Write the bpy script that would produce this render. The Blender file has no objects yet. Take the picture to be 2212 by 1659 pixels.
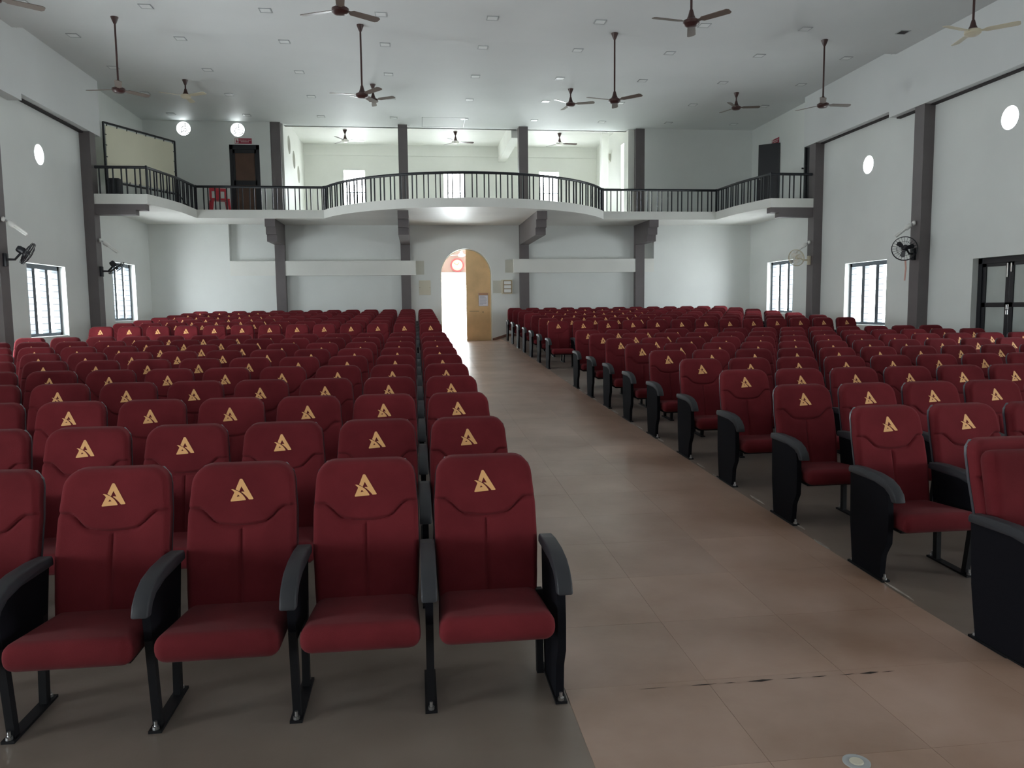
import bpy, bmesh, math, random
from mathutils import Vector, Matrix
random.seed(7)
PI = math.pi
R = math.radians
scene = bpy.context.scene
col = scene.collection

# ------------------------------------------------------------------ camera
FPX = 1683.0
cam_d = bpy.data.cameras.new('camera')
cam_d.sensor_fit = 'HORIZONTAL'
cam_d.sensor_width = 36.0
cam_d.lens = FPX / 2212.0 * 36.0
cam_d.clip_start = 0.05
cam = bpy.data.objects.new('camera', cam_d)
col.objects.link(cam)
YAW, PITCH, ROLL = R(6.937), R(-5.509), R(0.628)
fw = Vector((math.sin(YAW) * math.cos(PITCH), math.cos(YAW) * math.cos(PITCH), math.sin(PITCH)))
rt = Vector((math.cos(YAW), -math.sin(YAW), 0))
up = rt.cross(fw)
r2 = rt * math.cos(ROLL) - up * math.sin(ROLL)
u2 = up * math.cos(ROLL) + rt * math.sin(ROLL)
mw = Matrix((r2, u2, -fw)).transposed().to_4x4()
mw.translation = Vector((0, 0, 1.72))
cam.matrix_world = mw
scene.camera = cam

# ------------------------------------------------------------------ world, exposure
SKY = 14.0
world = bpy.data.worlds.new('world')
scene.world = world
world.use_nodes = True
wn = world.node_tree.nodes
wn.clear()
w_out = wn.new('ShaderNodeOutputWorld')
w_bg = wn.new('ShaderNodeBackground')
w_tc = wn.new('ShaderNodeTexCoord')
w_sep = wn.new('ShaderNodeSeparateXYZ')
w_ramp = wn.new('ShaderNodeValToRGB')
w_map = wn.new('ShaderNodeMapRange')
w_map.inputs['From Min'].default_value = -1
w_map.inputs['From Max'].default_value = 1
cr = w_ramp.color_ramp
cr.elements[0].position = 0.0
cr.elements[0].color = (0.90, 0.96, 0.98, 1)     # sunlit ground
cr.elements[1].position = 1.0
cr.elements[1].color = (0.80, 0.92, 1.0, 1)
e = cr.elements.new(0.49)
e.color = (0.90, 0.96, 0.98, 1)
e = cr.elements.new(0.53)
e.color = (0.90, 0.97, 1.0, 1)
wl = world.node_tree.links
wl.new(w_tc.outputs['Generated'], w_sep.inputs[0])
wl.new(w_sep.outputs['Z'], w_map.inputs['Value'])
wl.new(w_map.outputs[0], w_ramp.inputs[0])
wl.new(w_ramp.outputs[0], w_bg.inputs['Color'])
w_bg.inputs['Strength'].default_value = SKY
wl.new(w_bg.outputs[0], w_out.inputs[0])
vs = scene.view_settings
vs.view_transform = 'Standard'
vs.look = 'None'
vs.exposure = 0.9
vs.gamma = 1.0
vs.use_curve_mapping = False
scene.cycles.max_bounces = 10
scene.cycles.diffuse_bounces = 7
scene.cycles.glossy_bounces = 3
scene.cycles.sample_clamp_indirect = 6.0
scene.cycles.use_denoising = True
scene.cycles.caustics_reflective = False
scene.cycles.caustics_refractive = False

def portal(center, normal, w, h):
    """sky portal set in an opening: tells the renderer where daylight comes in"""
    d = bpy.data.lights.new('daylight_portal', 'AREA')
    d.shape = 'RECTANGLE'
    d.size, d.size_y = w, h
    d.cycles.is_portal = True
    o = bpy.data.objects.new('daylight_portal', d)
    col.objects.link(o)
    n = Vector(normal).normalized()
    z = -n
    y = Vector((0, 0, 1)) if abs(n.z) < .9 else Vector((0, 1, 0))
    x = y.cross(z).normalized()
    y = z.cross(x)
    m = Matrix((x, y, z)).transposed().to_4x4()
    m.translation = Vector(center)
    o.matrix_world = m

# ------------------------------------------------------------------ materials
MATS = {}
def mat(name, color, rough=0.6, metal=0.0, bump=0.0, bscale=60.0, var=0.0, vscale=3.0, spec=0.5, sheen=0.0,
        var2=None, rand=0.0, emit=None, coat=0.0, alpha=None, trans=0.0):
    m = bpy.data.materials.new(name)
    m.use_nodes = True
    nt = m.node_tree
    b = nt.nodes['Principled BSDF']
    b.inputs['Roughness'].default_value = rough
    b.inputs['Metallic'].default_value = metal
    b.inputs['Specular IOR Level'].default_value = spec
    if sheen:
        b.inputs['Sheen Weight'].default_value = sheen
        b.inputs['Sheen Roughness'].default_value = 0.45
    if coat:
        b.inputs['Coat Weight'].default_value = coat
    if trans:
        b.inputs['Transmission Weight'].default_value = trans
    c = (color[0], color[1], color[2], 1)
    b.inputs['Base Color'].default_value = c
    tc = nt.nodes.new('ShaderNodeTexCoord')
    geo = nt.nodes.new('ShaderNodeNewGeometry')
    last = None
    if var or var2:
        no = nt.nodes.new('ShaderNodeTexNoise')
        no.inputs['Scale'].default_value = vscale
        no.inputs['Detail'].default_value = 5
        nt.links.new(geo.outputs['Position'], no.inputs['Vector'])
        rp = nt.nodes.new('ShaderNodeValToRGB')
        rp.color_ramp.elements[0].position = .32
        rp.color_ramp.elements[1].position = .68
        d = var2 if var2 else tuple(max(0, x * (1 - var)) for x in color)
        rp.color_ramp.elements[0].color = (d[0], d[1], d[2], 1)
        l = color if var2 else tuple(min(1, x * (1 + var)) for x in color)
        rp.color_ramp.elements[1].color = (l[0], l[1], l[2], 1)
        nt.links.new(no.outputs['Fac'], rp.inputs[0])
        last = rp.outputs[0]
    if rand:
        oi = nt.nodes.new('ShaderNodeObjectInfo')
        mr = nt.nodes.new('ShaderNodeMapRange')
        mr.inputs['To Min'].default_value = 1 - rand
        mr.inputs['To Max'].default_value = 1 + rand
        nt.links.new(oi.outputs['Random'], mr.inputs['Value'])
        hs = nt.nodes.new('ShaderNodeHueSaturation')
        hs.inputs['Color'].default_value = c
        if last:
            nt.links.new(last, hs.inputs['Color'])
        nt.links.new(mr.outputs[0], hs.inputs['Value'])
        last = hs.outputs[0]
    if last:
        nt.links.new(last, b.inputs['Base Color'])
    if bump:
        n2 = nt.nodes.new('ShaderNodeTexNoise')
        n2.inputs['Scale'].default_value = bscale
        n2.inputs['Detail'].default_value = 3
        nt.links.new(tc.outputs['Object'], n2.inputs['Vector'])
        bp = nt.nodes.new('ShaderNodeBump')
        bp.inputs['Strength'].default_value = bump
        bp.inputs['Distance'].default_value = 0.01
        nt.links.new(n2.outputs['Fac'], bp.inputs['Height'])
        nt.links.new(bp.outputs[0], b.inputs['Normal'])
    if emit:
        b.inputs['Emission Color'].default_value = (emit[0], emit[1], emit[2], 1)
        b.inputs['Emission Strength'].default_value = emit[3]
    MATS[name] = m
    return m

mat('wall_paint', (0.765, 0.79, 0.77), .55, bump=.05, bscale=25, var=.03, vscale=.7, spec=.35)
mat('cream_paint', (0.79, 0.795, 0.755), .5, bump=.05, bscale=25, var=.03, vscale=.9, spec=.35)
mat('ceiling_paint', (0.72, 0.74, 0.74), .6, var=.03, vscale=.5, spec=.2)
mat('taupe_paint', (0.135, 0.118, 0.12), .5, bump=.05, bscale=40, var=.06, vscale=2)
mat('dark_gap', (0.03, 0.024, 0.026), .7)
mat('floor_grey', (0.275, 0.222, 0.188), .36, bump=.06, bscale=30, var2=(0.205, 0.162, 0.135), vscale=1.6, spec=.5)
mat('tile_brown', (0.48, 0.33, 0.258), .30, bump=.05, bscale=25, var2=(0.33, 0.20, 0.138), vscale=1.5, spec=.9, rand=.07)
mat('seam_dark', (0.07, 0.05, 0.04), .6)
mat('crack_dark', (0.02, 0.014, 0.012), .9)
mat('worn_edge', (0.42, 0.37, 0.33), .6, var=.3, vscale=9)
mat('fabric_red', (0.150, 0.0205, 0.026), .85, bump=.25, bscale=420, var=.12, vscale=5, spec=.05, sheen=.06, rand=.14)
mat('emblem_gold', (0.90, 0.48, 0.20), .5, spec=.4)
mat('plastic_shell', (0.06, 0.065, 0.08), .38)
mat('plastic_arm', (0.024, 0.025, 0.031), .58, bump=.05, bscale=200)
mat('panel_black', (0.007, 0.007, 0.010), .8, spec=.1)
mat('metal_black', (0.006, 0.006, 0.008), .55, spec=.3)
mat('bolt_steel', (0.55, 0.55, 0.55), .3, metal=1)
mat('rail_black', (0.012, 0.014, 0.02), .4)
mat('frame_black', (0.010, 0.011, 0.015), .4)
mat('window_grey', (0.06, 0.074, 0.09), .45)
mat('fan_brown', (0.055, 0.022, 0.020), .3)
mat('blade_brown', (0.15, 0.115, 0.095), .35)
mat('fan_cream', (0.62, 0.56, 0.42), .35)
mat('fan_black', (0.012, 0.013, 0.018), .4)
mat('fan_white', (0.85, 0.83, 0.78), .35)
mat('steel', (0.6, 0.6, 0.6), .3, metal=1)
mat('lamp_white', (0.85, 0.85, 0.82), .35)
mat('lamp_panel', (0.80, 0.82, 0.82), .3)
mat('lamp_trim', (0.42, 0.44, 0.45), .4)
mat('wood_door', (0.74, 0.50, 0.26), .5, bump=.05, bscale=30, var=.10, vscale=2.2)
mat('door_brown', (0.10, 0.05, 0.03), .5, var=.15, vscale=3)
mat('frosted', (0.42, 0.46, 0.44), .25, var=.06, vscale=2)
mat('screen_cloth', (0.78, 0.76, 0.60), .8, var=.04, vscale=1)
mat('sign_red', (0.34, 0.02, 0.05), .5)
mat('sign_white', (0.75, 0.72, 0.70), .5)
mat('plastic_red', (0.55, 0.03, 0.05), .35)
mat('switch_cream', (0.66, 0.62, 0.50), .4)
mat('switch_white', (0.82, 0.82, 0.80), .3)
mat('switch_trim', (0.33, 0.25, 0.15), .5)
mat('paper', (0.78, 0.76, 0.82), .6)
mat('print_ink', (0.30, 0.30, 0.40), .7)
mat('paper_red', (0.50, 0.26, 0.16), .6)
mat('skirting', (0.23, 0.12, 0.09), .45, var=.15, vscale=6)
mat('clock_red', (0.60, 0.03, 0.04), .4)
mat('clock_face', (0.6, 0.42, 0.24), .5)
mat('porch_paint', (0.20, 0.135, 0.115), .6, var=.05, vscale=1)
mat('ribbon_pink', (0.72, 0.42, 0.36), .7)
mat('patch_paint', (0.60, 0.60, 0.53), .5, var=.05, vscale=2)
mat('niche_beige', (0.46, 0.44, 0.38), .7)
mat('concrete', (0.70, 0.68, 0.64), .8, var=.1, vscale=2)
mat('box_grey', (0.30, 0.29, 0.27), .7)
mat('grille_rod', (0.10, 0.11, 0.12), .5)

# ------------------------------------------------------------------ mesh helpers
class MB:
    def __init__(s):
        s.v, s.f, s.m = [], [], []
    def face(s, idx, mi=0):
        s.f.append(tuple(idx)); s.m.append(mi)
    def box(s, x0, x1, y0, y1, z0, z1, mi=0):
        b = len(s.v)
        for z in (z0, z1):
            s.v += [(x0, y0, z), (x1, y0, z), (x1, y1, z), (x0, y1, z)]
        for q in ((0, 3, 2, 1), (4, 5, 6, 7), (0, 1, 5, 4), (1, 2, 6, 5), (2, 3, 7, 6), (3, 0, 4, 7)):
            s.face([b + i for i in q], mi)
        return s
    def quad(s, a, b, c, d, mi=0):
        n = len(s.v); s.v += [a, b, c, d]; s.face((n, n + 1, n + 2, n + 3), mi); return s
    def prism(s, poly, axis, a0, a1, mi=0):
        """poly: 2-D points; axis 'x': (y,z), 'y': (x,z), 'z': (x,y)"""
        def P(p, a):
            return (a, p[0], p[1]) if axis == 'x' else ((p[0], a, p[1]) if axis == 'y' else (p[0], p[1], a))
        n = len(poly); b = len(s.v)
        s.v += [P(p, a0) for p in poly] + [P(p, a1) for p in poly]
        s.face([b + i for i in range(n)][::-1], mi)
        s.face([b + n + i for i in range(n)], mi)
        for i in range(n):
            j = (i + 1) % n
            s.face((b + i, b + j, b + n + j, b + n + i), mi)
        return s
    def tube(s, pts, r, n=8, mi=0, closed=False):
        pts = [Vector(p) for p in pts]; rings = []
        for i, p in enumerate(pts):
            if closed:
                t = pts[(i + 1) % len(pts)] - pts[i - 1]
            else:
                t = pts[min(i + 1, len(pts) - 1)] - pts[max(i - 1, 0)]
            t.normalize()
            a = Vector((0, 0, 1)) if abs(t.z) < .9 else Vector((1, 0, 0))
            x = t.cross(a).normalized(); y = x.cross(t)
            rr = r[i] if isinstance(r, (list, tuple)) else r
            b = len(s.v)
            s.v += [tuple(p + x * math.cos(2 * PI * k / n) * rr + y * math.sin(2 * PI * k / n) * rr) for k in range(n)]
            rings.append(b)
        m = len(rings)
        for i in range(m if closed else m - 1):
            a, b = rings[i], rings[(i + 1) % m]
            for k in range(n):
                l = (k + 1) % n
                s.face((a + k, a + l, b + l, b + k), mi)
        if not closed:
            s.face([rings[0] + k for k in range(n)][::-1], mi)
            s.face([rings[-1] + k for k in range(n)], mi)
        return s
    def lathe(s, prof, n=16, c=(0, 0, 0), mi=0, M=None):
        """profile (r, z) about z"""
        M = M or Matrix.Translation(Vector(c)); rings = []
        for r, z in prof:
            b = len(s.v)
            if r < 1e-5:
                s.v.append(tuple(M @ Vector((0, 0, z)))); rings.append((b, 1))
            else:
                s.v += [tuple(M @ Vector((r * math.cos(2 * PI * k / n), r * math.sin(2 * PI * k / n), z))) for k in range(n)]
                rings.append((b, n))
        for (a, na), (b, nb) in zip(rings, rings[1:]):
            for k in range(n):
                l = (k + 1) % n
                if na == 1 and nb == 1: continue
                if na == 1: s.face((a, b + k, b + l), mi)
                elif nb == 1: s.face((a + l, a + k, b), mi)
                else: s.face((a + k, a + l, b + l, b + k), mi)
        if rings[0][1] > 1: s.face([rings[0][0] + k for k in range(n)], mi)
        if rings[-1][1] > 1: s.face([rings[-1][0] + k for k in range(n)][::-1], mi)
        return s
    def rbox(s, x0, x1, y0, y1, z0, z1, bev, seg=3, fn=None, mi=0):
        bm = bmesh.new()
        bmesh.ops.create_cube(bm, size=1)
        for v in bm.verts:
            v.co = Vector((x0 + (v.co.x + .5) * (x1 - x0), y0 + (v.co.y + .5) * (y1 - y0), z0 + (v.co.z + .5) * (z1 - z0)))
        bmesh.ops.bevel(bm, geom=bm.edges[:], offset=bev, segments=seg, profile=.5, affect='EDGES')
        s.bm(bm, fn, mi)
        bm.free()
        return s
    def bm(s, bm, fn=None, mi=0):
        b = len(s.v)
        bm.verts.index_update()
        for v in bm.verts:
            s.v.append(fn(*v.co) if fn else tuple(v.co))
        for f in bm.faces:
            s.face([b + v.index for v in f.verts], mi)
    def add(s, o, M, mi_map=None):
        b = len(s.v)
        s.v += [tuple(M @ Vector(p)) for p in o.v]
        for f, m in zip(o.f, o.m):
            s.face([b + i for i in f], mi_map(m) if mi_map else m)
        return s
    def mesh(s, name, mats, smooth=None):
        me = bpy.data.meshes.new(name)
        me.from_pydata(s.v, [], s.f)
        for mm in (mats if isinstance(mats, (list, tuple)) else [mats]):
            me.materials.append(MATS[mm])
        if isinstance(mats, (list, tuple)) and len(mats) > 1:
            me.polygons.foreach_set('material_index', s.m)
        bm = bmesh.new(); bm.from_mesh(me)
        bmesh.ops.recalc_face_normals(bm, faces=bm.faces[:])
        bm.to_mesh(me); bm.free()
        if smooth:
            me.polygons.foreach_set('use_smooth', [True] * len(me.polygons))
            me.set_sharp_from_angle(angle=R(smooth))
        me.update()
        return me
    def build(s, name, mats, parent=None, smooth=None, **tags):
        o = bpy.data.objects.new(name, s.mesh(name, mats, smooth))
        col.objects.link(o)
        if parent: o.parent = parent
        tag(o, **tags)
        return o

def tag(o, label=None, cat=None, group=None, kind=None):
    if label: o['label'] = label
    if cat: o['category'] = cat
    if group: o['group'] = group
    if kind: o['kind'] = kind
    return o
def thing(name, label, cat, loc=(0, 0, 0), rot=(0, 0, 0), group=None, kind=None):
    o = bpy.data.objects.new(name, None)
    o.empty_display_size = .1
    col.objects.link(o)
    o.location = loc; o.rotation_euler = rot
    return tag(o, label, cat, group, kind)
def place(name, me, parent, loc=(0, 0, 0), rot=(0, 0, 0)):
    o = bpy.data.objects.new(name, me)
    col.objects.link(o)
    o.parent = parent; o.location = loc; o.rotation_euler = rot
    return o
def text_mesh(txt, size, matn):
    cu = bpy.data.curves.new('lettering', 'FONT')
    cu.body = txt; cu.size = size; cu.align_x = 'CENTER'; cu.align_y = 'CENTER'; cu.extrude = .001
    cu.resolution_u = 2
    o = bpy.data.objects.new('lettering', cu); col.objects.link(o)
    bpy.context.view_layer.update()
    me = bpy.data.meshes.new_from_object(o.evaluated_get(bpy.context.evaluated_depsgraph_get()))
    bpy.data.objects.remove(o); bpy.data.curves.remove(cu)
    me.materials.clear(); me.materials.append(MATS[matn])
    return me

def wall_panel(mb, u0, u1, v0, v1, holes, P, t, mi=0, edges=True):
    """wall slab in the (u,v) plane with rectangular and round holes, P(u,v,d) -> point, t = thickness"""
    us = sorted({u0, u1} | {h[i] for h in holes for i in (0, 1)})
    vs_ = sorted({v0, v1} | {h[i] for h in holes for i in (2, 3)})
    us = [u for u in us if u0 <= u <= u1]; vs_ = [v for v in vs_ if v0 <= v <= v1]
    for a, b in zip(us, us[1:]):
        for c, d in zip(vs_, vs_[1:]):
            mu, mv = (a + b) / 2, (c + d) / 2
            hit = next((h for h in holes if h[0] < mu < h[1] and h[2] < mv < h[3]), None)
            if hit is None:
                for dd in (0, t):
                    mb.quad(P(a, c, dd), P(b, c, dd), P(b, d, dd), P(a, d, dd), mi)
    for h in holes:
        a, b, c, d = h[:4]
        if len(h) == 4:
            for p, q in (((a, c), (b, c)), ((b, c), (b, d)), ((b, d), (a, d)), ((a, d), (a, c))):
                mb.quad(P(p[0], p[1], 0), P(q[0], q[1], 0), P(q[0], q[1], t), P(p[0], p[1], t), mi)
        else:
            cu, cv, r = (a + b) / 2, (c + d) / 2, h[4]
            n = 48; ring = []; sq = []
            for k in range(n):
                an = 2 * PI * k / n
                cx, cy = math.cos(an), math.sin(an)
                ring.append((cu + r * cx, cv + r * cy))
                q = max(abs(cx), abs(cy))
                sq.append((cu + (b - a) / 2 * cx / q, cv + (d - c) / 2 * cy / q))
            for k in range(n):
                l = (k + 1) % n
                for dd in (0, t):
                    mb.quad(P(*ring[k], dd), P(*ring[l], dd), P(*sq[l], dd), P(*sq[k], dd), mi)
                mb.quad(P(*ring[k], 0), P(*ring[l], 0), P(*ring[l], t), P(*ring[k], t), mi)
    if edges:
        for p, q in (((u0, v0), (u1, v0)), ((u1, v0), (u1, v1)), ((u1, v1), (u0, v1)), ((u0, v1), (u0, v0))):
            mb.quad(P(p[0], p[1], 0), P(q[0], q[1], 0), P(q[0], q[1], t), P(p[0], p[1], t), mi)

# ------------------------------------------------------------------ dimensions of the hall
XL, XR = -8.29, 11.50
YB_ = 26.0
ZC, ZN = 7.67, 7.52            # ceiling: rear part, front part
YSTEP = 17.55
YSTAGE = -7.0
def gz(Y):
    return 0.0 if Y < 3.8 else (.0305 * (Y - 3.8) if Y < 14 else .3111 + .04 * (Y - 14))
def dip(X, Y):
    """floor falls to the threshold of the arched door"""
    t = min(max((Y - 23.4) / 2.6, 0), 1); t = t * t * (3 - 2 * t)
    d = abs(X - 1.69)
    s = 1 - min(max((d - .85) / .5, 0), 1)
    return -.155 * t * s
def fz(X, Y):
    return gz(Y) + dip(X, Y)

# ------------------------------------------------------------------ floor
mb = MB()
xs = [XL, -4, 0.0, .34, .84, 1.69, 2.54, 2.79, 3.04, 6, 9, XR]
ys = [YSTAGE, 0, 2, 3.0, 3.8] + [3.8 + 10.2 * k / 10 for k in range(1, 11)] + [14 + 9.4 * k / 8 for k in range(1, 9)] + [23.9, 24.4, 25, 25.5, 26, 26.6]
for a, b in zip(xs, xs[1:]):
    for c, d in zip(ys, ys[1:]):
        mb.quad((a, c, fz(a, c)), (b, c, fz(b, c)), (b, d, fz(b, d)), (a, d, fz(a, d)))
n0 = len(mb.f)
floor = mb.build('floor', 'floor_grey', label='sloping grey brown vinyl floor of the hall', kind='structure')
# vinyl tiles of the central aisle, 0.66 m, each its own piece a few mm proud
T = .66
tx0, ty0 = 1.29 - T, 3.32
cols_t = [(tx0, tx0 + T), (tx0 + T, tx0 + 2 * T), (tx0 + 2 * T, tx0 + 3 * T), (tx0 + 3 * T, 2.80)]
j = -6
while True:
    y0 = ty0 + j * T; y1 = y0 + T
    if y0 > 26.1: break
    y1 = min(y1, 26.2)
    for a, b in (cols_t if y0 > 3.2 else [(tx0 + k * T, tx0 + (k + 1) * T) for k in range(0, 6)]):
        gp = .0007; h = .004
        m2 = MB(); bb = 0
        a2, b2, c2, d2 = a + gp, b - gp, y0 + gp, y1 - gp
        for hh in (0, h):
            m2.v += [(a2, c2, fz(a2, c2) + hh), (b2, c2, fz(b2, c2) + hh), (b2, d2, fz(b2, d2) + hh), (a2, d2, fz(a2, d2) + hh)]
        for q in ((4, 5, 6, 7), (0, 1, 5, 4), (1, 2, 6, 5), (2, 3, 7, 6), (3, 0, 4, 7)):
            m2.face(q)
        m2.build('floor_tile', 'tile_brown', floor)
    j += 1
# worn pale adhesive edge of the aisle by the seating
random.seed(3)
for k in range(46):
    y = 3.3 + k * .42 + random.uniform(-.1, .1)
    if y > 22.8 or random.random() < .25: continue
    w, l = random.uniform(.006, .016), random.uniform(.12, .3)
    x = 2.83 + random.uniform(-.03, .03)
    m2 = MB()
    p = [(x - w, y), (x - w * .3, y - l * .5), (x + w * .8, y - l * .3), (x + w, y + l * .2), (x + w * .2, y + l * .5), (x - w * .9, y + l * .3)]
    b0 = len(m2.v)
    m2.v += [(q[0], q[1], fz(*q) + .0055) for q in p] + [(q[0], q[1], fz(*q) + .001) for q in p]
    m2.face(range(6))
    for i in range(6): m2.face((i, (i + 1) % 6, 6 + (i + 1) % 6, 6 + i))
    m2.build('worn_patch', 'worn_edge', floor)
# torn joint running across the front of the aisle
random.seed(11)
segs = [(.95, 1.10, .004), (1.20, 1.33, .008), (1.36, 1.42, .006), (1.47, 1.6, .016), (1.64, 1.74, .006), (1.78, 1.86, .008), (1.92, 2.0, .006), (2.02, 2.12, .016), (2.13, 2.2, .006)]
for a, b, w in segs:
    m2 = MB(); y = 3.275
    m2.v += [(a, y, .0052), ((a + b) / 2, y - w * .6, .0052), (b, y + .002, .0052), ((a * .4 + b * .6), y + w * .6, .0052)]
    m2.face((0, 1, 2, 3))
    m2.build('floor_tear', 'crack_dark', floor)

# ------------------------------------------------------------------ ceiling
mb = MB()
mb.box(XL, XR, YSTAGE, YSTEP, ZN, ZN + .5)
mb.box(XL, XR, YSTEP, 26.55, ZC, ZC + .4)
mb.build('ceiling', 'ceiling_paint', label='pale grey painted ceiling with a shallow step', kind='structure')

# ------------------------------------------------------------------ side walls
WT = .30
winL = [(18.06, 19.94, 1.20, 2.83), (22.88, 24.65, 1.49, 3.14), (8.5, 10.4, 1.0, 2.6)]  # last window pair is unseen, added to bring daylight to the near rows
added_stage_door = (-.7, 1.3, 0.0, 2.6)            # unseen doorways added either side of the stage end to light near rows
circ = [(19.0, 5.27), (14.22, 5.30), (9.45, 5.3), (4.7, 5.3)]
RC = .225
holesC = [(y - .3, y + .3, z - .3, z + .3, RC) for y, z in circ]
doorL = (13.05, 14.95, gz(14) + .0, 2.65)
doorR = (13.34, 15.06, gz(14.2), 2.65)
mb = MB()
wall_panel(mb, YSTAGE, YB_ + .4, -.3, 7.95, winL + [doorL, added_stage_door] + holesC, lambda u, v, d: (XL - d, u, v), WT)
mb.build('wall_left', 'wall_paint', label='off white side wall behind the laced screen', kind='structure')
rdoor2 = (21.62, 22.36, 4.74, 6.84)
mb = MB()
wall_panel(mb, YSTAGE, YB_ + .4, -.3, 7.95, winL + [doorR, added_stage_door] + holesC + [rdoor2], lambda u, v, d: (XR + d, u, v), WT)
mb.build('wall_right', 'wall_paint', label='off white side wall with the glazed black double door', kind='structure')
mb = MB().box(XL - .3, XR + .3, YSTAGE - .3, YSTAGE, -.3, 7.95)
mb.build('wall_stage', 'wall_paint', label='plain wall behind the stage end', kind='structure')
for (a, b, c, d) in winL:
    portal((XL - .15, (a + b) / 2, (c + d) / 2), (1, 0, 0), b - a, d - c)
    portal((XR + .15, (a + b) / 2, (c + d) / 2), (-1, 0, 0), b - a, d - c)
portal((XL - .15, 14.0, 1.5), (1, 0, 0), 1.9, 2.4)
for sx_, X_ in ((1, XL - .15), (-1, XR + .15)):
    portal((X_, .3, 1.3), (sx_, 0, 0), 2.0, 2.6)  # portals of the added stage-end doorways
for y, z in circ:
    portal((XL - .15, y, z), (1, 0, 0), .44, .44)
    portal((XR + .15, y, z), (-1, 0, 0), .44, .44)

# window joinery: grey frame, two mullions, thin horizontal rods
wcount = 0
def make_window(side, a, b, c, d):
    global wcount
    wcount += 1
    sx = -1 if side == 'L' else 1
    X0 = (XL if side == 'L' else XR) + sx * .22
    t = thing('window_%d' % wcount, 'grey barred window in the side wall', 'window', (X0, (a + b) / 2, c), kind='structure')
    hw, h = (b - a) / 2, d - c
    fr = MB()
    fr.box(-.07, .07, -hw, -hw + .09, 0, h); fr.box(-.07, .07, hw - .09, hw, 0, h)
    fr.box(-.07, .07, -hw, hw, 0, .08); fr.box(-.07, .07, -hw, hw, h - .10, h)
    fr.build('window_frame', 'window_grey', t)
    for k in (-1, 1):
        MB().box(-.065, .065, k * hw / 3 - .07, k * hw / 3 + .07, .07, h - .08).build('mullion', 'window_grey', t)
    z = .15
    while z < h - .1:
        MB().tube([(-sx * .075, -hw + .03, z), (-sx * .075, hw - .03, z)], .0055, 6).build('bar', 'grille_rod', t)
        z += .148
    MB().box(-.2 if sx > 0 else .03, -.03 if sx > 0 else .2, -hw, hw, -.001, .012).build('window_sill', 'cream_paint', t)
for (a, b, c, d) in winL:
    make_window('L', a, b, c, d)
for (a, b, c, d) in winL:
    make_window('R', a, b, c, d)

# ------------------------------------------------------------------ pillars and ceiling-side beams
for sx, X in ((1, XL), (-1, XR)):
    for Y in (2.2, 6.95, 11.7, 16.45, 21.2):
        x0, x1 = sorted((X, X + sx * .255))
        zt = 6.275 if Y > 17.6 else 6.135
        MB().box(x0, x1, Y, Y + .34, -.1 + gz(Y), zt).build('pillar', 'taupe_paint', kind='structure', label='taupe painted pillar on the side wall')
    x0, x1 = sorted((X, X + sx * .275))
    nm = 'trim_1' if sx > 0 else 'trim_2'
    b = MB().box(x0, x1, 17.75, 21.85, 6.27, ZC)
    b.box(x0, x1, YSTAGE, 17.75, 6.13, ZN + .05)
    o = b.build(nm, 'ceiling_paint', kind='structure', label='deep plastered band below the ceiling')
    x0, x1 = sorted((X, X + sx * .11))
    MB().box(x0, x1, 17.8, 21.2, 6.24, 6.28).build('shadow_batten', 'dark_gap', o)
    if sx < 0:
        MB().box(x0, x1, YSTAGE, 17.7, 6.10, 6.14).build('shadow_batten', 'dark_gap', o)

# ------------------------------------------------------------------ back wall
YR = 26.2                                 # recessed plane
AX, AR, AZ = 1.69, .85, 2.86              # arched door: centre, half width, spring height
mb = MB()
mb.box(XL, -5.85, YB_, YB_ + .5, .3, 4.6)
mb.box(-5.85, -4.45, YB_, YB_ + .5, .3, 2.87)
mb.box(8.07, XR, YB_, YB_ + .5, .3, 4.6)
mb.box(7.73, 8.07, YB_, YB_ + .5, .3, 2.93)
mb.box(-5.85, -4.45, YR, YR + .3, 2.87, 4.6)
mb.box(7.73, 8.07, YR, YR + .3, 2.93, 4.6)
mb.box(-4.45, AX - AR, YR, YR + .3, .3, 4.6)
mb.box(AX + AR, 7.73, YR, YR + .3, .3, 4.6)
N = 24
arch = [(AX - AR * math.cos(PI * k / N), AZ + AR * 1.02 * math.sin(PI * k / N)) for k in range(N + 1)]
for (xa, za), (xb, zb) in zip(arch, arch[1:]):
    for y in (YR, YR + .3):
        mb.quad((xa, y, za), (xb, y, zb), (xb, y, 4.6), (xa, y, 4.6))
    mb.quad((xa, YR, za), (xb, YR, zb), (xb, YR + .3, zb), (xa, YR + .3, za))
# upper storey, either side of the gallery opening
RW = .21
def Pb(u, v, d): return (u, YB_ + d, v)
udoor = (-5.72, -4.80, 4.74, 6.96)
wall_panel(mb, XL, -4.45, 4.6, 7.9, [(-7.07 - .23, -7.07 + .23, 7.43 - .23, 7.43 + .23, RW), (-5.44 - .23, -5.44 + .23, 7.42 - .23, 7.42 + .23, RW), udoor], Pb, .35)
wall_panel(mb, 7.73, XR, 4.6, 7.9, [], Pb, .35)
wall_back = mb.build('wall_back', 'wall_paint', label='cream rear wall with recesses and arched doorway', kind='structure')
MB().box(-5.85, .02, YB_ - .02, YR + .01, 2.86, 3.33).build('trim_3', 'cream_paint', kind='structure', label='pale ledge band left of the arched door')
MB().box(3.27, 8.07, YB_ - .02, YR + .01, 2.92, 3.37).build('trim_4', 'cream_paint', kind='structure', label='pale ledge band right of the arched door')
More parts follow.
